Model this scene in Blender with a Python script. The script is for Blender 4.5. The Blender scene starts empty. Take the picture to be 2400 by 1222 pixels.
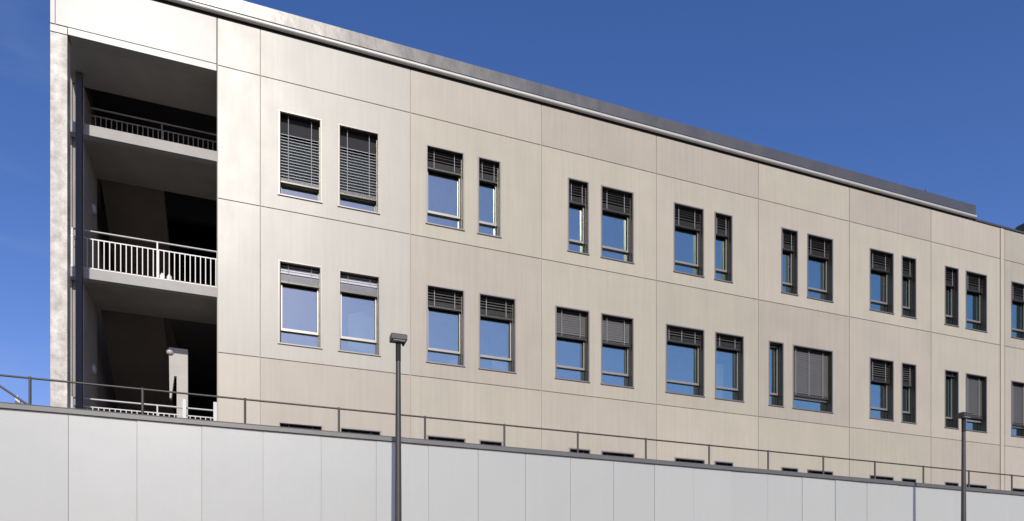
import bpy, bmesh, math, random
from mathutils import Vector, Matrix
R = math.radians
rnd = random.Random(7)
scene = bpy.context.scene
C = scene.collection

# ------------------------------------------------------------------ camera
cam = bpy.data.cameras.new('camera')
cam.sensor_width = 36.0
cam.lens = 24.77
cam.shift_y = 0.3488
cam.clip_end = 5000
camo = bpy.data.objects.new('camera', cam)
camo.location = (0, -17.9, 1.6)
camo.rotation_euler = (R(90), 0, -math.atan(600 / 1651))
C.objects.link(camo)
scene.camera = camo

# ------------------------------------------------------------------ light
SUN_EL, SUN_AZ = 33.0, 7.7          # azimuth: to the left of the facade's outward normal
w = bpy.data.worlds.new('World'); scene.world = w; w.use_nodes = True
nt = w.node_tree; nt.nodes.clear()
N = nt.nodes.new; L = nt.links.new
sky = N('ShaderNodeTexSky'); sky.sky_type = 'NISHITA'; sky.sun_disc = False
sky.sun_elevation = R(SUN_EL); sky.sun_rotation = R(180 + SUN_AZ)
sky.altitude = 300; sky.air_density = 1.0; sky.dust_density = 0.4; sky.ozone_density = 2.5
hsv = N('ShaderNodeHueSaturation'); hsv.inputs['Saturation'].default_value = 1.26; hsv.inputs['Value'].default_value = 1.28
tn = N('ShaderNodeMix'); tn.data_type = 'RGBA'; tn.blend_type = 'MULTIPLY'; tn.inputs[0].default_value = 1; tn.inputs[7].default_value = (1.30, 0.935, 1.13, 1)
L(sky.outputs[0], hsv.inputs['Color']); L(hsv.outputs[0], tn.inputs[6])
# thin wispy cloud in the sky
tc = N('ShaderNodeTexCoord'); mp = N('ShaderNodeMapping'); mp.inputs['Scale'].default_value = (1.6, 1.6, 7.0)
mp.inputs['Rotation'].default_value = (0.25, 0.1, 0.3)
L(tc.outputs['Generated'], mp.inputs[0])
nz = N('ShaderNodeTexNoise'); nz.inputs['Scale'].default_value = 2.2; nz.inputs['Detail'].default_value = 6; nz.inputs['Distortion'].default_value = 0.6
L(mp.outputs[0], nz.inputs['Vector'])
cr = N('ShaderNodeMapRange'); cr.inputs[1].default_value = 0.52; cr.inputs[2].default_value = 0.85; cr.inputs[3].default_value = 0; cr.inputs[4].default_value = 0.30
L(nz.outputs[0], cr.inputs[0])
mx = N('ShaderNodeMix'); mx.data_type = 'RGBA'
sx = N('ShaderNodeSeparateXYZ'); L(tc.outputs['Generated'], sx.inputs[0])
mr = N('ShaderNodeMapRange'); mr.inputs[1].default_value = -0.12; mr.inputs[2].default_value = -0.30; L(sx.outputs[0], mr.inputs[0])
ml = N('ShaderNodeMath'); ml.operation = 'MULTIPLY'; L(cr.outputs[0], ml.inputs[0]); L(mr.outputs[0], ml.inputs[1])
L(ml.outputs[0], mx.inputs[0]); L(tn.outputs[2], mx.inputs[6]); mx.inputs[7].default_value = (4.6, 5.4, 6.6, 1)
bg = N('ShaderNodeBackground'); bg.inputs[1].default_value = 0.10
L(mx.outputs[2], bg.inputs[0])
wo = N('ShaderNodeOutputWorld'); L(bg.outputs[0], wo.inputs[0])

sl = bpy.data.lights.new('sun', 'SUN'); sl.energy = 3.6; sl.angle = R(0.5); sl.color = (1.0, 0.965, 0.90)
so = bpy.data.objects.new('sun', sl); C.objects.link(so)
to_sun = Vector((-math.sin(R(SUN_AZ)) * math.cos(R(SUN_EL)), -math.cos(R(SUN_AZ)) * math.cos(R(SUN_EL)), math.sin(R(SUN_EL))))
so.rotation_euler = to_sun.to_track_quat('Z', 'Y').to_euler()
so.location = (-20, -60, 60)
vs = scene.view_settings
vs.view_transform = 'Standard'; vs.look = 'None'; vs.exposure = 0.0; vs.gamma = 1.0; vs.use_curve_mapping = False
scene.cycles.max_bounces = 8

# ------------------------------------------------------------------ materials
def mat(name, col, rough=0.6, metal=0.0, spec=0.5, var=0.0, streak=0.0, scale=1.5, per_obj=0.0, bump=0.0, bump_scale=60.0,
        rough_var=0.0, tint=None, speck=0.0, coat=0.0, coat_rough=0.3):
    m = bpy.data.materials.new(name); m.use_nodes = True
    nt = m.node_tree; N = nt.nodes.new; L = nt.links.new
    p = nt.nodes['Principled BSDF']
    p.inputs['Roughness'].default_value = rough; p.inputs['Metallic'].default_value = metal
    p.inputs['Specular IOR Level'].default_value = spec
    p.inputs['Coat Weight'].default_value = coat; p.inputs['Coat Roughness'].default_value = coat_rough
    p.inputs['Base Color'].default_value = (*col, 1)
    geo = N('ShaderNodeNewGeometry')
    fac = None
    def add(a, b):
        if a is None: return b
        q = N('ShaderNodeMath'); q.operation = 'ADD'; L(a, q.inputs[0]); L(b, q.inputs[1]); return q.outputs[0]
    def noise(vec_scale, sc, amp, detail=5):
        mp = N('ShaderNodeMapping'); mp.inputs['Scale'].default_value = vec_scale; L(geo.outputs['Position'], mp.inputs[0])
        nz = N('ShaderNodeTexNoise'); nz.inputs['Scale'].default_value = sc; nz.inputs['Detail'].default_value = detail; nz.inputs['Roughness'].default_value = 0.6
        L(mp.outputs[0], nz.inputs['Vector'])
        r = N('ShaderNodeMapRange'); r.inputs[1].default_value = 0.3; r.inputs[2].default_value = 0.7
        r.inputs[3].default_value = -amp; r.inputs[4].default_value = amp; L(nz.outputs[0], r.inputs[0])
        return r.outputs[0]
    if var: fac = add(fac, noise((1, 1, 1), scale, var))
    if streak: fac = add(fac, noise((6, 6, 0.25), 1.6, streak))
    if speck: fac = add(fac, noise((1, 1, 1), 26, speck, 3))
    oi = None
    if per_obj:
        oi = N('ShaderNodeObjectInfo')
        r = N('ShaderNodeMapRange'); r.inputs[3].default_value = -per_obj; r.inputs[4].default_value = per_obj
        L(oi.outputs['Random'], r.inputs[0]); fac = add(fac, r.outputs[0])
    base = None
    if tint is not None:
        t = N('ShaderNodeMix'); t.data_type = 'RGBA'
        t.inputs[6].default_value = (*col, 1); t.inputs[7].default_value = (*tint, 1)
        if oi:
            k = N('ShaderNodeMath'); k.operation = 'MULTIPLY'; k.inputs[1].default_value = 7.31; L(oi.outputs['Random'], k.inputs[0])
            k2 = N('ShaderNodeMath'); k2.operation = 'FRACT'; L(k.outputs[0], k2.inputs[0]); L(k2.outputs[0], t.inputs[0])
        else:
            r = noise((1, 1, 1), scale * 0.6, 0.5); q = N('ShaderNodeMath'); q.operation = 'ADD'; q.inputs[1].default_value = 0.5; q.use_clamp = True
            L(r, q.inputs[0]); L(q.outputs[0], t.inputs[0])
        base = t.outputs[2]
    if fac is not None:
        q = N('ShaderNodeMath'); q.operation = 'ADD'; q.inputs[1].default_value = 1.0; L(fac, q.inputs[0])
        v = N('ShaderNodeVectorMath'); v.operation = 'SCALE'
        if base is not None: L(base, v.inputs[0])
        else: v.inputs[0].default_value = col
        L(q.outputs[0], v.inputs['Scale']); L(v.outputs[0], p.inputs['Base Color'])
    elif base is not None:
        L(base, p.inputs['Base Color'])
    if rough_var:
        r = noise((1, 1, 0.6), scale * 1.7, rough_var)
        q = N('ShaderNodeMath'); q.operation = 'ADD'; q.inputs[1].default_value = rough; q.use_clamp = True
        L(r, q.inputs[0]); L(q.outputs[0], p.inputs['Roughness'])
    if bump:
        nz = N('ShaderNodeTexNoise'); nz.inputs['Scale'].default_value = bump_scale; nz.inputs['Detail'].default_value = 4
        L(geo.outputs['Position'], nz.inputs['Vector'])
        b = N('ShaderNodeBump'); b.inputs['Strength'].default_value = 1.0; b.inputs['Distance'].default_value = bump
        L(nz.outputs[0], b.inputs['Height']); L(b.outputs[0], p.inputs['Normal'])
    return m

M = {}
M['concrete'] = mat('smooth_concrete', (0.415, 0.378, 0.272), 0.40, spec=0.55, var=0.05, streak=0.05, scale=0.8, per_obj=0.075, rough_var=0.035,
                    tint=(0.415, 0.368, 0.276), speck=0.02, bump=0.0006, bump_scale=2.2)
M['concrete_pale'] = mat('pale_smooth_concrete', (0.408, 0.383, 0.300), 0.39, spec=0.53, var=0.04, streak=0.05, scale=0.8, per_obj=0.02, rough_var=0.035,
                    speck=0.02, bump=0.0008, bump_scale=1.8)
M['concrete_pink'] = mat('rosy_concrete', (0.395, 0.348, 0.262), 0.42, spec=0.5, var=0.05, streak=0.06, scale=0.8, per_obj=0.03, rough_var=0.04, speck=0.02)
M['lintel'] = mat('lintel_concrete', (0.32, 0.305, 0.258), 0.36, spec=0.42, var=0.11, streak=0.03, scale=1.4, speck=0.02, bump=0.0006, bump_scale=2.2)
M['pillar'] = mat('raw_concrete', (0.37, 0.325, 0.255), 0.50, var=0.30, streak=0.14, scale=5.0, speck=0.12, tint=(0.62, 0.59, 0.50), bump=0.002, bump_scale=14)
M['core'] = mat('joint_mortar', (0.42, 0.375, 0.30), 0.8, var=0.1)
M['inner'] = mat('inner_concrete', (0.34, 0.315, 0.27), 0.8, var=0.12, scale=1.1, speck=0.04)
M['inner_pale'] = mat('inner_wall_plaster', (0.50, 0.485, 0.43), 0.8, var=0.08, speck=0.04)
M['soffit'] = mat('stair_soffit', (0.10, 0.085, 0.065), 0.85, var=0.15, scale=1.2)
M['deep_shade'] = mat('shaded_back_wall', (0.012, 0.012, 0.014), 0.9, var=0.1)  # near-black colour stands in for the deep shade in the stairwell
M['fascia'] = mat('slab_edge', (0.40, 0.385, 0.345), 0.7, var=0.06, scale=2)
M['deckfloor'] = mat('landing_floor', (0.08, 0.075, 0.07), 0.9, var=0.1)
M['steelpost'] = mat('blue_grey_steel', (0.06, 0.062, 0.066), 0.6, metal=0.0)
M['railing'] = mat('pale_galvanised_steel', (0.46, 0.45, 0.42), 0.45, metal=0.15, var=0.06, scale=6)
M['gate'] = mat('white_painted_steel', (0.62, 0.61, 0.58), 0.45)
M['winframe'] = mat('bronze_anodised_frame', (0.098, 0.090, 0.072), 0.33, metal=0.75, spec=0.5, var=0.06, scale=4)
M['sash'] = mat('pale_anodised_sash', (0.33, 0.305, 0.265), 0.40, metal=0.6, var=0.05, scale=5)
M['slat'] = mat('aluminium_slat', (0.135, 0.131, 0.115), 0.45, metal=0.3, var=0.05, scale=5, per_obj=0.10)
M['slat_sunlit'] = mat('sunlit_aluminium_slat', (0.41, 0.41, 0.43), 0.42, metal=0.3, var=0.05, scale=5)  # same slats, sunlight on the left blinds put into a paler colour
M['trim'] = mat('window_trim', (0.24, 0.225, 0.20), 0.4, metal=0.5, var=0.05, scale=4)
M['tape'] = mat('ladder_tape', (0.30, 0.30, 0.29), 0.8)
M['black'] = mat('black_rubber_and_shade', (0.012, 0.012, 0.012), 0.8)
M['gutter'] = mat('aluminium_gutter', (0.52, 0.51, 0.45), 0.5, metal=0.4, var=0.04, scale=3)
M['parapet'] = mat('zinc_parapet', (0.142, 0.136, 0.122), 0.36, metal=0.55, spec=0.5, var=0.06, scale=1.0, rough_var=0.06, bump=0.013, bump_scale=1.3)
M['coping'] = mat('dark_coping', (0.075, 0.075, 0.078), 0.45, metal=0.4, var=0.08, scale=3)
M['wallpanel'] = mat('white_aluminium_panel', (0.418, 0.424, 0.368), 0.41, spec=0.95, var=0.015, scale=0.7, per_obj=0.03, streak=0.012, bump=0.008, bump_scale=0.9)
M['wallcoping'] = mat('grey_metal_coping', (0.15, 0.147, 0.128), 0.42, metal=0.35, var=0.06, scale=3)
M['wallcore'] = mat('wall_core', (0.48, 0.475, 0.45), 0.8)
M['handrail'] = mat('dark_grey_rail', (0.075, 0.071, 0.058), 0.5, metal=0.3, var=0.08, scale=8)
M['lamp'] = mat('anthracite_lamp_post', (0.062, 0.058, 0.047), 0.42, metal=0.25, var=0.08, scale=5)
M['lens'] = mat('lamp_lens', (0.45, 0.45, 0.43), 0.25)
M['whitelamp'] = mat('white_opal_glass', (0.50, 0.52, 0.57), 0.3)
M['white'] = mat('white_plastic', (0.8, 0.8, 0.78), 0.4)
M['strip'] = mat('cream_cover_strip', (0.46, 0.40, 0.305), 0.6, var=0.03)
M['asphalt'] = mat('asphalt', (0.05, 0.05, 0.052), 0.85, var=0.15, scale=0.6, speck=0.15, bump=0.004, bump_scale=70)
M['paving'] = mat('pavement', (0.17, 0.165, 0.155), 0.85, var=0.1, scale=0.8, speck=0.08)
M['kerb'] = mat('kerb_stone', (0.28, 0.275, 0.26), 0.8, var=0.1, scale=2)
M['gravel'] = mat('terrace_gravel', (0.12, 0.115, 0.105), 0.9, var=0.15, scale=2, speck=0.2)
M['roof'] = mat('roof_membrane', (0.10, 0.10, 0.10), 0.85, var=0.1)
M['paint'] = mat('road_paint', (0.75, 0.75, 0.72), 0.7, var=0.08, scale=3)
M['room'] = mat('dim_room', (0.10, 0.10, 0.10), 0.9)
M['board'] = mat('pale_board', (0.9, 0.9, 0.9), 0.7)

def glass_mat():
    m = bpy.data.materials.new('solar_glass'); m.use_nodes = True
    nt = m.node_tree; nt.nodes.clear(); N = nt.nodes.new; L = nt.links.new
    g = N('ShaderNodeBsdfGlossy'); g.inputs['Color'].default_value = (0.67, 0.82, 0.70, 1); g.inputs['Roughness'].default_value = 0.02
    t = N('ShaderNodeBsdfTransparent'); t.inputs['Color'].default_value = (0.90, 0.92, 0.93, 1)
    geo = N('ShaderNodeNewGeometry')
    nz = N('ShaderNodeTexNoise'); nz.inputs['Scale'].default_value = 1.3; L(geo.outputs['Position'], nz.inputs['Vector'])
    b = N('ShaderNodeBump'); b.inputs['Strength'].default_value = 1.0; b.inputs['Distance'].default_value = 0.004
    L(nz.outputs[0], b.inputs['Height']); L(b.outputs[0], g.inputs['Normal'])
    x = N('ShaderNodeMixShader'); x.inputs[0].default_value = 0.56
    L(t.outputs[0], x.inputs[1]); L(g.outputs[0], x.inputs[2])
    o = N('ShaderNodeOutputMaterial'); L(x.outputs[0], o.inputs[0])
    return m
M['glass'] = glass_mat()

# ------------------------------------------------------------------ mesh helpers
class MB:
    def __init__(s): s.v = []; s.f = []
    def quad(s, a, b, c, d):
        n = len(s.v); s.v += [a, b, c, d]; s.f.append((n, n + 1, n + 2, n + 3))
    def box(s, x0, x1, y0, y1, z0, z1):
        n = len(s.v)
        s.v += [(x0, y0, z0), (x1, y0, z0), (x1, y1, z0), (x0, y1, z0), (x0, y0, z1), (x1, y0, z1), (x1, y1, z1), (x0, y1, z1)]
        s.f += [tuple(n + i for i in q) for q in ((0, 3, 2, 1), (4, 5, 6, 7), (0, 1, 5, 4), (1, 2, 6, 5), (2, 3, 7, 6), (3, 0, 4, 7))]
        return s
    def prism(s, pts, x0, x1):
        """polygon pts in (y,z), extruded along x"""
        n = len(s.v); k = len(pts)
        s.v += [(x0, y, z) for y, z in pts] + [(x1, y, z) for y, z in pts]
        s.f.append(tuple(n + i for i in range(k))[::-1]); s.f.append(tuple(n + k + i for i in range(k)))
        for i in range(k):
            j = (i + 1) % k; s.f.append((n + i, n + j, n + k + j, n + k + i))
        return s
    def tube(s, a, b, r0, r1=None, seg=12):
        r1 = r0 if r1 is None else r1
        a, b = Vector(a), Vector(b); d = (b - a).normalized()
        u = d.orthogonal().normalized(); v = d.cross(u); n = len(s.v)
        for p, r in ((a, r0), (b, r1)):
            for i in range(seg):
                t = 2 * math.pi * i / seg; q = p + (u * math.cos(t) + v * math.sin(t)) * r; s.v.append(tuple(q))
        for i in range(seg):
            j = (i + 1) % seg; s.f.append((n + i, n + j, n + seg + j, n + seg + i))
        s.f.append(tuple(n + i for i in range(seg))[::-1]); s.f.append(tuple(n + seg + i for i in range(seg)))
        return s
    def lathe(s, prof, cx, cy, cz, axis='z', seg=16):
        n = len(s.v)
        for r, h in prof:
            for i in range(seg):
                t = 2 * math.pi * i / seg; c, q = r * math.cos(t), r * math.sin(t)
                s.v.append((cx + c, cy + q, cz + h) if axis == 'z' else (cx + h, cy + c, cz + q) if axis == 'x' else (cx + c, cy + h, cz + q))
        k = len(prof)
        for a in range(k - 1):
            for i in range(seg):
                j = (i + 1) % seg; s.f.append((n + a * seg + i, n + a * seg + j, n + (a + 1) * seg + j, n + (a + 1) * seg + i))
        s.f.append(tuple(n + i for i in range(seg))[::-1]); s.f.append(tuple(n + (k - 1) * seg + i for i in range(seg)))
        return s
    def slab(s, u0, u1, z0, z1, y0, y1, holes):
        """plate in the u-z plane with rectangular holes, thickness y0..y1"""
        us = sorted({u0, u1, *[c for h in holes for c in h[:2]]}); zs = sorted({z0, z1, *[c for h in holes for c in h[2:]]})
        us = [u for u in us if u0 <= u <= u1]; zs = [z for z in zs if z0 <= z <= z1]
        def solid(i, j):
            if i < 0 or j < 0 or i >= len(us) - 1 or j >= len(zs) - 1: return False
            cu, cz = (us[i] + us[i + 1]) / 2, (zs[j] + zs[j + 1]) / 2
            return not any(h[0] < cu < h[1] and h[2] < cz < h[3] for h in holes)
        for i in range(len(us) - 1):
            for j in range(len(zs) - 1):
                if not solid(i, j): continue
                a, b, c, d = us[i], us[i + 1], zs[j], zs[j + 1]
                s.quad((a, y0, c), (b, y0, c), (b, y0, d), (a, y0, d)); s.quad((b, y1, c), (a, y1, c), (a, y1, d), (b, y1, d))
                if not solid(i - 1, j): s.quad((a, y1, c), (a, y0, c), (a, y0, d), (a, y1, d))
                if not solid(i + 1, j): s.quad((b, y0, c), (b, y1, c), (b, y1, d), (b, y0, d))
                if not solid(i, j - 1): s.quad((a, y1, c), (b, y1, c), (b, y0, c), (a, y0, c))
                if not solid(i, j + 1): s.quad((a, y0, d), (b, y0, d), (b, y1, d), (a, y1, d))
        return s
    def build(s, name, m, parent=None, origin=None, smooth=False, bevel=0.0):
        wp = Vector(parent['wloc']) if parent is not None else Vector((0, 0, 0))
        o = Vector(origin) if origin is not None else (wp if parent is not None else Vector((0, 0, 0)))
        me = bpy.data.meshes.new(name)
        me.from_pydata([tuple(Vector(v) - o) for v in s.v], [], s.f)
        bm = bmesh.new(); bm.from_mesh(me); bmesh.ops.remove_doubles(bm, verts=bm.verts, dist=1e-5)
        bmesh.ops.recalc_face_normals(bm, faces=bm.faces)
        if bevel: bmesh.ops.bevel(bm, geom=bm.edges[:], offset=bevel, segments=2, affect='EDGES', profile=0.6)
        if smooth:
            for f in bm.faces: f.smooth = True
            for e in bm.edges:
                if len(e.link_faces) == 2 and e.calc_face_angle(0) > 0.7: e.smooth = False
        bm.to_mesh(me); bm.free()
        me.materials.append(m)
        ob = bpy.data.objects.new(name, me); C.objects.link(ob)
        if parent is not None: ob.parent = parent
        ob.location = o - wp; ob['wloc'] = tuple(o)
        return ob

def thing(name, label, cat, loc, group=None):
    o = bpy.data.objects.new(name, None); C.objects.link(o); o.location = loc; o['wloc'] = tuple(loc)
    o.empty_display_size = 0.3
    return tag(o, label, cat, group)
def tag(o, label, cat, group=None):
    o['label'] = label; o['category'] = cat
    if group: o['group'] = group
    return o
def struct(o): o['kind'] = 'structure'; return o

# ------------------------------------------------------------------ setting
g = MB(); g.quad((-900, -900, 0), (900, -900, 0), (900, 900, 0), (-900, 900, 0)); struct(g.build('ground', M['paving']))
g = MB(); g.quad((-300, -19.5, 0.004), (300, -19.5, 0.004), (300, -10.2, 0.004), (-300, -10.2, 0.004)); struct(g.build('road', M['asphalt']))
g = MB()
for k in range(-30, 30): g.quad((k * 6, -14.9, 0.008), (k * 6 + 3, -14.9, 0.008), (k * 6 + 3, -14.78, 0.008), (k * 6, -14.78, 0.008))
struct(g.build('road_marking', M['paint']))
g = MB(); g.box(-300, 300, -10.2, -10.05, -0.05, 0.14); struct(g.build('kerb', M['kerb'], bevel=0.015))
g = MB(); g.box(-300, 300, -10.05, -5.8, -0.05, 0.13); struct(g.build('pavement', M['paving']))
g = MB(); g.box(-14, 34, -5.5, -0.02, 3.6, 4.1); struct(g.build('terrace', M['gravel']))

# ------------------------------------------------------------------ office building
UL, UR = -4.22, 31.0
TOP = 15.68
bld = thing('office_building', 'pale concrete office block with paired dark windows and an open stairwell at left', 'building', (-4.22, 0, 0))
P0 = 0.1; PITCH = 3.63
JU = [P0 + PITCH * k for k in range(0, 9)]            # bay joints
JZ = [4.0, 7.83, 11.45, 14.57, TOP]
# windows: (row, u, width, drop of blind, style)
HEAD = {1: 13.83, 2: 10.21, 3: 6.31}; HT = {1: 2.0, 2: 1.97, 3: 2.0}
W1 = [(0.53, .97), (1.94, .97), (4.16, .98), (5.56, .60), (8.18, .60), (9.21, 1.0), (11.60, 1.0), (13.03, .60), (15.52, .60), (16.54, 1.0),
      (19.14, 1.0), (20.55, .61), (22.55, .61), (23.56, 1.0), (25.86, 1.0), (27.25, .61)]
W2 = [(0.53, .97), (1.95, .98), (4.17, .98), (5.59, 1.0), (7.80, 1.0), (9.21, 1.0), (11.33, 1.29), (13.05, 1.0), (15.04, .52), (15.97, 1.56),
      (19.14, 1.0), (20.55, .61), (22.55, .61), (23.56, 1.0), (25.86, 1.0), (27.25, .61)]
W3 = [(0.53, 1.0), (1.98, .98), (4.18, 1.0), (5.60, .61), (8.22, .61), (9.22, 1.02), (11.63, 1.0), (13.03, .63), (15.52, .61), (16.54, 1.0),
      (19.14, 1.0), (20.55, .61), (22.55, .61), (23.56, 1.0), (25.86, 1.0), (27.25, .61)]
# style: (length of open/horizontal slats from head, length of tilted slats, bunched length, closed?)
S1 = [(.40, 1.12, .07, 0), (.40, 1.12, .07, 0)] + [(.24, .08, .16, 0)] * 2 + [(.26, .12, .16, 0)] * 12
S2 = [(.06, .18, .18, 1), (.06, .17, .19, 1), (.08, .20, .18, 0), (.08, .22, .18, 0), (.06, .58, .10, 1), (.06, .58, .10, 1),
      (.08, .14, .16, 0), (.08, .10, .16, 0), None, (.06, 1.34, .10, 1), (.12, .42, .12, 0), (.12, .42, .12, 0), (.02, .03, .04, 1), (.06, 1.30, .10, 1),
      (.06, 1.34, .10, 1), (.10, .3, .12, 0)]
S3 = [(.3, .2, .15, 0)] * 16
WIN = []
for r, WW, SS in ((1, W1, S1), (2, W2, S2), (3, W3, S3)):
    for i, ((u, wd), st) in enumerate(zip(WW, SS)): WIN.append((r, i, u, wd, st))
HOLES = [(u, u + wd, HEAD[r] - HT[r], HEAD[r]) for r, i, u, wd, st in WIN]

# backing wall and panels
MB().slab(-0.86, UR, 0.0, TOP - 0.02, 0.02, 0.34, HOLES).build('wall', M['core'], bld, (-0.86, 0.02, 0))
gp = 0.011
def panel(u0, u1, z0, z1, tone='concrete'):
    hs = [h for h in HOLES if u0 < h[0] < u1 and z0 < h[2] < z1]
    MB().slab(u0 + gp, u1 - gp, z0 + gp, z1 - gp, 0.0, 0.019, hs).build('wall_panel', M[tone], bld, (u0, 0, z0))
for j in range(4):
    z0, z1 = JZ[j], JZ[j + 1]
    panel(-0.86 + 0.012, JU[0], z0, z1, 'concrete' if j == 0 else 'concrete_pale')
    for k in range(8):
        panel(JU[k], JU[k + 1], z0, z1, 'concrete_pale' if k == 0 and j > 0 else
              'concrete_pink' if (k, j) in ((0, 0), (1, 1), (3, 3), (5, 3), (4, 1), (6, 0), (2, 3)) else 'concrete')
    panel(JU[8], UR, z0, z1)
MB().box(25.25, 25.39, -0.04, -0.002, 6.0, TOP - 0.03).build('cover_strip', M['strip'], bld, (25.22, 0, 6))

# side and rear of the block
b = MB(); b.box(UR - 0.3, UR - 0.005, 0.36, 14, 0, TOP - 0.03); b.box(-0.86, UR - 0.31, 13.7, 14, 0, TOP - 0.03); b.build('rear_wall', M['concrete'], bld)
MB().box(-4.2, UR - 0.31, 0.36, 14.0, TOP - 0.16, TOP - 0.005).build('roof', M['roof'], bld)
# rooms behind the glass
b = MB()
for zf in (3.9, 7.75, 11.3):
    b.box(-0.55, UR - 0.32, 0.36, 13.6, zf, zf + 0.3)
b.box(-0.5, UR - 0.32, 4.6, 4.75, 0, TOP - 0.17)
for uu in JU[1:]: b.box(uu - 0.05, uu + 0.05, 0.36, 4.59, 0, TOP - 0.17)
b.build('room_interior', M['room'], bld)

def blind(wd, st, par, u, z1, light):
    b = MB(); y = 0.145; la, lb, lc, closed = st
    a0, a1 = u + 0.035, u + wd - 0.035
    z = z1 - 0.05
    def slat(z, ang, hw=0.036):
        c, s_ = math.cos(ang), math.sin(ang)
        t = 0.0035
        pts = [(y - hw * c, z - hw * s_), (y, z + 0.006 * (1 - abs(s_))), (y + hw * c, z + hw * s_), (y + hw * c, z + hw * s_ + t), (y, z + 0.006 * (1 - abs(s_)) + t), (y - hw * c, z - hw * s_ + t)]
        b.prism(pts, a0, a1)
    zz = z
    while zz > z1 - la:
        if la < 0.39: slat(zz, R(0))
        zz -= 0.066
    end = z1 - la - lb
    while zz > end:
        slat(zz, R(76 if closed else 40), 0.036); zz -= (0.064 if closed else 0.072)
    end -= lc
    while zz > end:
        slat(zz, R(40 if closed else 20)); zz -= 0.016
    MB().box(a0, a1, y - 0.035, y + 0.035, zz - 0.035, zz).build('bottom_rail', M['winframe'], par, (u, y, zz))
    b.build('blind', M['slat_sunlit' if light else 'slat'], par, (u, y, z1))
    MB().box(u + 0.019, u + wd - 0.019, 0.177, 0.184, z1 - max(0.12, la + 0.05), z1 - 0.02).build('shadow_sheet', M['black'], par, (u, 0.2, z1))  # added black sheet, stands in for the shade below the window head
    for f in ((0.22, 0.78) if wd < 1.2 else (0.12, 0.46, 0.82)):
        uu = u + wd * f; MB().box(uu - 0.008, uu + 0.008, y - 0.0445, y - 0.0425, zz, z1 - 0.02).build('ladder_tape', M['tape'], par, (uu, y, z1))

for r, i, u, wd, st in WIN:
    z1 = HEAD[r]; z0 = z1 - HT[r]; u1 = u + wd
    f = MB(); t = 0.018
    # lining: a thin metal tube through the wall, 14 mm proud of the panel
    f.box(u + 0.001, u + t, 0.0, 0.30, z0 + t, z1 - t); f.box(u1 - t, u1 - 0.001, 0.0, 0.30, z0 + t, z1 - t)
    f.box(u + 0.001, u1 - 0.001, 0.0, 0.30, z1 - t, z1 - 0.001); f.box(u + 0.001, u1 - 0.001, 0.021, 0.30, z0 + 0.001, z0 + t)
    # fixed frame
    q = 0.036
    f.box(u + t, u + t + q, 0.215, 0.285, z0 + t, z1 - t); f.box(u1 - t - q, u1 - t, 0.215, 0.285, z0 + t, z1 - t)
    f.box(u + t + q, u1 - t - q, 0.215, 0.285, z0 + t, z0 + t + 0.03); f.box(u + t + q, u1 - t - q, 0.215, 0.285, z1 - t - q, z1 - t)
    # guide rails of the blind
    f.box(u + t, u + t + 0.014, 0.115, 0.175, z0 + t, z1 - t); f.box(u1 - t - 0.014, u1 - t, 0.115, 0.175, z0 + t, z1 - t)
    wn = f.build('window', M['winframe'], bld, (u, 0, z0))
    e = 0.024; s_ = MB(); s_.slab(u - e, u1 + e, z0 - 0.004, z1 + e, -0.016, -0.001, [(u + 0.006, u1 - 0.006, z0 - 0.004, z1 - 0.006)])
    s_.build('trim', M['trim'], wn, (u, 0, z1))
    s_ = MB(); s_.prism([(-0.03, z0 - 0.03), (-0.03, z0 - 0.004), (0.019, z0 + 0.006), (0.019, z0 - 0.03)], u - 0.04, u1 + 0.04)
    s_.build('sill', M['trim'], wn, (u, 0, z0))
    zt = z0 + 0.40
    if r == 2 and i == 8: zt = z0 + 0.42
    s_ = MB(); k = 0.032; a0, a1 = u + t + q - 0.012, u1 - t - q + 0.012; b1 = z1 - t - q + 0.012
    s_.box(a0, a0 + k, 0.185, 0.2145, zt + 0.03, b1); s_.box(a1 - k, a1, 0.185, 0.2145, zt + 0.03, b1)
    s_.box(a0 + k, a1 - k, 0.185, 0.2145, b1 - k, b1)
    s_.box(a0, a1, 0.175, 0.2145, zt - 0.03, zt + 0.03); s_.box(u + t + q, u1 - t - q, 0.2155, 0.28, zt - 0.028, zt + 0.028)
    s_.build('sash', M['sash'], wn, (u, 0.2, z0))
    p = MB(); p.box(u + t + q, u1 - t - q, 0.245, 0.253, zt + 0.028, z1 - t - q); p.build('pane', M['glass'], wn, (u, 0.245, zt))
    p = MB(); p.box(u + t + q, u1 - t - q, 0.245, 0.253, z0 + t + 0.03, zt - 0.028); p.build('pane', M['glass'], wn, (u, 0.245, z0))
    if st: blind(wd, st, wn, u, z1, r < 3 and i < 2)

# pale slanted boards behind some of the panes
def board(pts, y, name='pane_board'):
    n = MB(); n.v = [(a, y + 0.25 * (a - pts[0][0]), z) for a, z in pts] + [(a, y + 0.25 * (a - pts[0][0]) + 0.05, z) for a, z in pts]
    k = len(pts); n.f = [tuple(range(k)), tuple(range(k, 2 * k))] + [(i, (i + 1) % k, k + (i + 1) % k, k + i) for i in range(k)]
    n.build(name, M['board'], bld, (pts[0][0], y, pts[0][1]))
board([(2.22, 8.06), (2.95, 8.06), (2.95, 9.7), (2.22, 9.35)], 0.45)
board([(6.1, 8.06), (6.56, 8.06), (6.56, 8.9), (6.1, 8.75)], 0.5)
board([(4.8, 8.0), (5.12, 8.0), (5.12, 8.62), (4.8, 8.5)], 0.5)
board([(13.12, 8.06), (13.78, 8.06), (13.78, 9.55), (13.12, 9.45)], 0.45)

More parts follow.
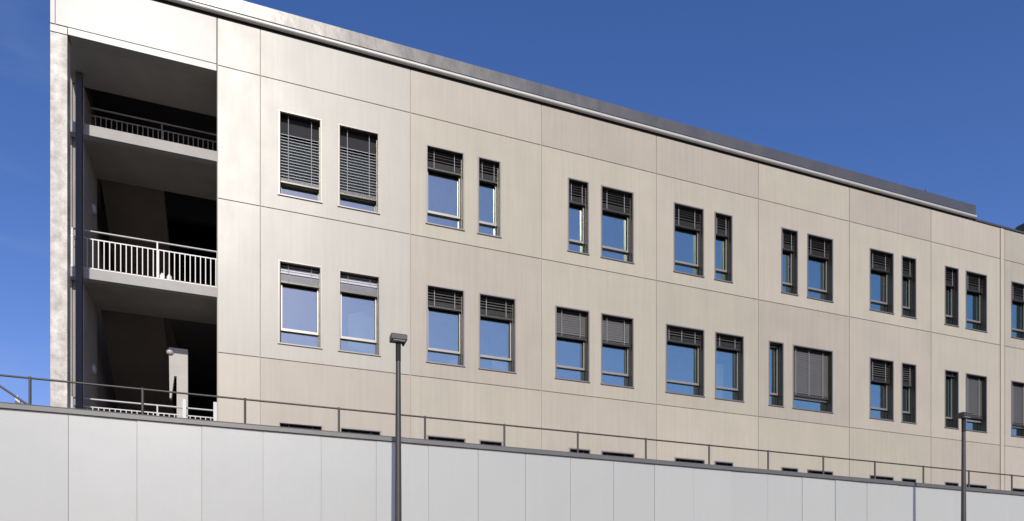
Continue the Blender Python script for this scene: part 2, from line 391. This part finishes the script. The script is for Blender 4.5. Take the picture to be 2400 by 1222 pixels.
# --- stairwell at the left end
b = MB(); b.box(UL, -3.9, 0, 0.29, 0, 14.40); b.build('corner_pillar', M['pillar'], bld, (UL, 0, 0))
b = MB(); b.box(UL, -3.9, -0.004, 0.29, 14.42, 14.57); b.build('pillar_cap', M['lintel'], bld, (UL, 0, 14.4))
b = MB(); b.box(UL + 0.10, -0.872, 0, 0.30, 14.60, TOP - 0.011); b.build('lintel_panel', M['lintel'], bld, (UL, 0, 14.6))
b = MB(); b.box(UL, UL + 0.085, 0, 0.30, 14.60, TOP - 0.011); b.build('corner_trim', M['lintel'], bld, (UL, 0, 14.6))
b = MB(); b.box(-3.885, -0.872, 0, 0.30, 14.43, 14.58); b.build('lintel', M['lintel'], bld, (-3.9, 0, 14.43))
b = MB(); b.box(UL + 0.03, -0.88, 0.03, 0.29, 14.56, TOP - 0.02); b.box(UL + 0.02, -3.92, 0.02, 0.28, 14.3, 14.6); b.build('lintel_core', M['core'], bld)
b = MB(); b.box(-4.139, -0.87, 0.302, 1.65, 14.43, 14.6); b.build('ceiling_slab', M['inner'], bld)
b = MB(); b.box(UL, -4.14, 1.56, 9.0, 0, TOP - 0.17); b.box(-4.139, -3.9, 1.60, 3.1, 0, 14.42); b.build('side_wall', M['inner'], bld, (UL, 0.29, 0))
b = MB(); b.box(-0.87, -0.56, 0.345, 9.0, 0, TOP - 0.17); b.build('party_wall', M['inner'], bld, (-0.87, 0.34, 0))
b = MB(); b.box(-4.139, -0.88, 8.7, 9.0, 0, TOP - 0.17); b.box(-4.139, -0.88, 4.9, 5.1, 13.34, 15.5); b.build('back_wall', M['deep_shade'], bld)
b = MB(); b.box(-3.985, -3.85, 1.14, 1.28, 3.9, 14.42); b.build('steel_column', M['steelpost'], bld, (-3.9, 1.2, 4), bevel=0.01)
SL = {'top': (13.085, 13.335), 'mid': (9.67, 9.91), 'low': (5.61, 5.85)}
for k, (a, c) in SL.items():
    b = MB(); b.box(UL + 0.005, -0.88, 1.30, 1.50, a, c); sb = b.build('slab_edge', M['fascia'], bld, (-4.139, 1.3, a))
    b = MB(); b.box(-3.899, -0.88, 1.501, 3.12, a + 0.001, c - 0.001); b.build('landing', M['inner'], bld, (-3.9, 1.5, a))
# rear landings on the right of the flights
for zz in (5.61, 9.67):
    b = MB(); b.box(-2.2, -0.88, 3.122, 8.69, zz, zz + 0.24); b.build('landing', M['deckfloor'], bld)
# flights going down and away from the landings
for ztop in (9.67, 13.085):
    b = MB(); run = 4.3; drop = 3.35; n = 19
    pts = [(3.122, ztop), (3.122 + run, ztop - drop)]
    pts.append((3.122 + run, ztop - drop + 0.22))
    for k in range(n, 0, -1):
        yy = 3.122 + run * (k - 1) / n; z_ = ztop + 0.22 - drop * k / n
        pts.append((yy + run / n - 1e-4, z_ + drop / n)); pts.append((yy, z_ + drop / n))
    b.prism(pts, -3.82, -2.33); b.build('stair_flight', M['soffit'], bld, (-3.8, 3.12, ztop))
b = MB(); pp = [(-2.18, 8.80), (-1.72, 8.80), (-1.72, 5.86), (-1.99, 5.86), (-1.99, 8.05), (-2.05, 8.05), (-2.12, 7.45), (-2.16, 7.45)]  # outline follows the sunlit patch: edge of the light cut into the shape
b.v = [(x, 2.85, z) for x, z in pp] + [(x, 3.05, z) for x, z in pp]; k = len(pp)
b.f = [tuple(range(k)), tuple(range(2 * k - 1, k - 1, -1))] + [(i, (i + 1) % k, k + (i + 1) % k, k + i) for i in range(k)]
b.build('stair_wall_lit_part', M['inner_pale'], bld)

def railing(y, z, top, h=0.93, gate=False, u0=-4.13, u1=-0.885):
    hr = MB(); hr.tube((u0, y, z + h), (u1, y, z + h), 0.022)
    r_ = MB(); r_.box(u0, u1, y - 0.012, y + 0.012, z + h - 0.20, z + h - 0.175); r_.box(u0, u1, y - 0.012, y + 0.012, z + 0.03, z + 0.055)
    rr = r_.build('balustrade', M['railing'], bld, (u0, y, z))
    hr.build('handrail', M['railing'], rr, (u0, y, z + h), smooth=True)
    p = MB()
    for uu in (u0 + 0.03, -2.28, u1 - 0.03):
        q = MB(); q.box(uu - 0.016, uu + 0.016, y - 0.02, y + 0.02, z, z + h - 0.01); q.build('post', M['railing'], rr, (uu, y, z))
    uu = u0 + 0.11
    while uu < u1 - 0.06:
        q = MB(); q.box(uu - 0.010, uu + 0.010, y - 0.022, y + 0.022, z + 0.055, z + h - 0.20); q.build('baluster', M['railing'], rr, (uu, y, z)); uu += 0.118
railing(2.3, 13.335, 0, 1.04)
railing(1.38, 9.91, 0)
railing(1.38, 5.895, 0)
for uu in (-1.66, -0.96):
    b = MB(); b.box(uu - 0.04, uu + 0.04, 1.22, 1.29, 5.6, 7.0); b.build('gate_post', M['gate'], bld, (uu, 1.25, 5.6))

# --- eaves: gap, gutter, zinc parapet
UE = 23.98
MB().box(UL, UR, 0.03, 0.36, TOP - 0.004, TOP + 0.05).build('coping', M['coping'], bld)
MB().box(UE + 0.003, UR, -0.03, 0.029, TOP + 0.01, TOP + 0.075).build('roof_edge', M['coping'], bld)
g = MB(); seg = 14; pts = []
for i in range(seg + 1):
    t = math.pi * i / seg; pts.append((-0.03 - 0.065 * math.sin(t), TOP + 0.12 + 0.062 * math.cos(t)))
g.prism(pts, UL, UE); g.build('gutter', M['gutter'], bld, (UL, 0, TOP), smooth=True)
MB().box(UL, UE - 0.005, -0.028, 0.029, TOP + 0.055, TOP + 0.19).build('gutter_backing', M['black'], bld)
MB().box(UL, UE, -0.024, 0.030, TOP + 0.192, TOP + 0.205).build('drip_joint', M['black'], bld)
kk = UL; n = 0
while kk < UE - 0.1:
    e = min(kk + 3.0, UE); b = MB(); b.box(kk, e - 0.002, -0.05, 0.9, TOP + 0.207, TOP + 0.53); b.build('parapet_sheet', M['parapet'], bld, (kk, 0, TOP)); kk = e

# ------------------------------------------------------------------ wall lamps in the stairwell
def wall_lamp(x, y, z, label, axis, r):
    o = thing('wall_lamp', label, 'lamp', (x, y, z), 'round stairwell wall lamps')
    s_ = 1 if axis == 'x' else -1
    MB().lathe([(r, 0), (r, s_ * 0.03)], x, y, z, axis).build('base', M['railing'], o, smooth=True)
    MB().lathe([(r * 0.93, s_ * 0.031), (r * 0.9, s_ * 0.045), (r * 0.7, s_ * 0.065), (r * 0.35, s_ * 0.075), (0.01, s_ * 0.08)], x, y, z, axis).build('dome', M['whitelamp'], o, smooth=True)
wall_lamp(-3.899, 2.6, 12.0, 'round white lamp on the dark stairwell side wall above the middle landing railing', 'x', 0.13)
wall_lamp(-3.899, 2.6, 7.93, 'round white lamp on the dark stairwell side wall at the lowest landing', 'x', 0.13)
wall_lamp(-2.15, 2.848, 8.68, 'round white lamp at the upper corner of the sunlit stair wall', 'y', 0.085)

# small white containers behind the balusters of the middle landing
for du, lab in ((-2.18, 'small white container with dark cap behind the middle balustrade, left of a pair'), (-2.02, 'small white container behind the middle balustrade, lower right one of a pair')):
    o = thing('container', lab, 'container', (du, 1.45, 9.91), 'white containers on the middle landing')
    MB().lathe([(0.055, 0), (0.06, 0.01), (0.06, 0.15), (0.03, 0.19), (0.028, 0.21)], du, 1.45, 9.91).build('body', M['white'], o, smooth=True)
    MB().lathe([(0.032, 0.211), (0.032, 0.24)], du, 1.45, 9.91).build('cap', M['black'], o, smooth=True)

# ------------------------------------------------------------------ roof things
o = thing('roof_vent', 'thin roof vent rod with white cap standing behind the zinc parapet', 'vent', (22.85, 1.0, TOP))
MB().tube((22.85, 1.0, TOP), (22.85, 1.0, 16.85), 0.03).build('rod', M['coping'], o)
MB().lathe([(0.05, 0), (0.055, 0.05), (0.05, 0.17), (0.02, 0.2)], 22.85, 1.0, 16.85).build('cap', M['white'], o, smooth=True)
MB().lathe([(0.02, 0), (0.03, 0.06), (0.005, 0.14)], 22.85, 1.0, 17.055).build('finial', M['coping'], o, smooth=True)
o = thing('roof_hood', 'dark ventilation hood on the flat roof at the far right end of the facade', 'roof hood', (29.6, 1.6, TOP))
MB().prism([(1.1, TOP), (2.1, TOP), (2.1, 16.9), (1.8, 17.2), (1.4, 17.2), (1.1, 16.9)], 28.95, 30.2).build('housing', M['coping'], o)
b = MB(); b.v = [(28.3, 1.0, 16.5), (30.3, 1.0, 16.5), (30.3, 2.2, 16.5), (28.3, 2.2, 16.5), (28.9, 1.3, 17.4), (30.0, 1.3, 17.4), (30.0, 1.9, 17.4), (28.9, 1.9, 17.4)]
b.f = [(0, 1, 5, 4), (1, 2, 6, 5), (2, 3, 7, 6), (3, 0, 4, 7), (4, 5, 6, 7), (0, 3, 2, 1)]; b.build('cowl', M['black'], o)

# ------------------------------------------------------------------ white panelled wall in front
WY = -5.9; WT = 4.70
wl = thing('panelled_wall', 'long low wall clad in white upright panels with a dark metal coping', 'wall', (-14, WY, 0))
MB().box(-14, 34, WY + 0.02, WY + 0.38, 0.0, WT - 0.10).build('core', M['wallcore'], wl)
u = -2.6 - 0.9027 * 12
while u < 33.4:
    b = MB(); a0, a1 = u + 0.003, u + 0.9027 - 0.003; tw = rnd.uniform(-1, 1) * 0.006; tv = rnd.uniform(-1, 1) * 0.0012
    y0, y1 = WY + tw, WY - tw
    n = len(b.v)
    yb = WY + 0.018
    b.v = [(a0, y0 + tv, 0.12), (a1, y1 + tv, 0.12), (a1, y1 - tv, WT - 0.10), (a0, y0 - tv, WT - 0.10), (a0, yb, 0.12), (a1, yb, 0.12), (a1, yb, WT - 0.10), (a0, yb, WT - 0.10)]
    b.f = [(0, 1, 2, 3), (5, 4, 7, 6), (4, 0, 3, 7), (1, 5, 6, 2), (3, 2, 6, 7), (4, 5, 1, 0)]
    b.build('wall_panel', M['wallpanel'], wl, (u, WY, 0)); u += 0.9027
b = MB(); b.prism([(WY - 0.035, WT - 0.095), (WY - 0.035, WT - 0.03), (WY - 0.02, WT - 0.01), (WY + 0.42, WT + 0.0), (WY + 0.42, WT - 0.095)], -14, 34); b.build('coping', M['wallcoping'], wl)
MB().box(-14, 34, WY + 0.37, WY + 0.43, WT + 0.001, WT + 0.012).build('coping_seam', M['wallcoping'], wl)

rl = thing('guard_rail', 'slim dark metal guard rail with evenly spaced posts along the white wall top', 'railing', (-14, WY + 0.15, WT))
ry = WY + 0.15; rz = 5.12
MB().tube((-13.8, ry, rz), (33.5, ry, rz), 0.0145).build('handrail', M['handrail'], rl, smooth=True)
k = -7
while -3.12 + 1.4775 * k < 33.5:
    u = -3.12 + 1.4775 * k
    b = MB(); b.tube((u, ry, WT - 0.02), (u, ry, rz + 0.02), 0.019); b.tube((u, ry, WT + 0.002), (u, ry, WT + 0.02), 0.05); b.build('post', M['handrail'], rl, (u, ry, WT), smooth=True)
    if k in (0,):
        b = MB(); b.tube((u - 0.02, ry, WT + 0.02), (u - 0.50, ry, rz - 0.07), 0.016); b.build('brace', M['handrail'], rl, (u, ry, WT), smooth=True)
        b = MB(); b.tube((u - 0.50, ry, WT), (u - 0.50, ry, rz), 0.02); b.build('post', M['handrail'], rl, (u - 0.5, ry, WT), smooth=True)
    k += 1
o = thing('junction_box', 'small grey post box on the wall coping under the slanting brace', 'box', (-3.30, ry + 0.15, WT))
MB().box(-3.345, -3.275, ry + 0.12, ry + 0.18, WT, WT + 0.15).build('body', M['railing'], o, bevel=0.008)
MB().box(-3.35, -3.30, ry + 0.115, ry + 0.185, WT + 0.152, WT + 0.175).build('lid', M['white'], o)

# ------------------------------------------------------------------ street lamps
def street_lamp(x, y, label):
    o = thing('street_lamp', label, 'street lamp', (x, y, 0.13), 'street lamps before the white wall')
    H = 5.80
    MB().lathe([(0.075, 0.131), (0.075, 0.9), (0.064, 1.0), (0.064, 1.02)], x, y, 0).build('base_sleeve', M['lamp'], o, smooth=True)
    MB().tube((x, y, 1.021), (x, y, H - 0.10), 0.066, 0.036, 16).build('pole', M['lamp'], o, smooth=True)
    MB().tube((x, y, H - 0.30), (x, y, H - 0.012), 0.040, 0.040, 16).build('collar', M['black'], o, smooth=True)
    b = MB(); b.prism([(y - 0.11, H), (y - 0.11, H + 0.07), (y - 0.08, H + 0.095), (y + 0.07, H + 0.095), (y + 0.09, H + 0.07), (y + 0.09, H)], x - 0.12, x + 0.12)
    hd = b.build('lamp_head', M['lamp'], o, (x, y, H), bevel=0.008)
    MB().box(x - 0.09, x + 0.09, y - 0.095, y - 0.045, H - 0.012, H - 0.001).build('lens', M['lens'], hd, (x, y, H))
    MB().lathe([(0.018, -0.001), (0.018, -0.03), (0.008, -0.04)], x + 0.085, y + 0.05, H).build('sensor', M['black'], hd, (x, y, H))
yl = -17.9 + 10.67
street_lamp(math.tan(R(10.80)) * 10.67, yl, 'dark street lamp with boxy head, the near one standing left of centre')
street_lamp(math.tan(R(52.63)) * 10.67, yl, 'dark street lamp with boxy head, the farther one at the right')
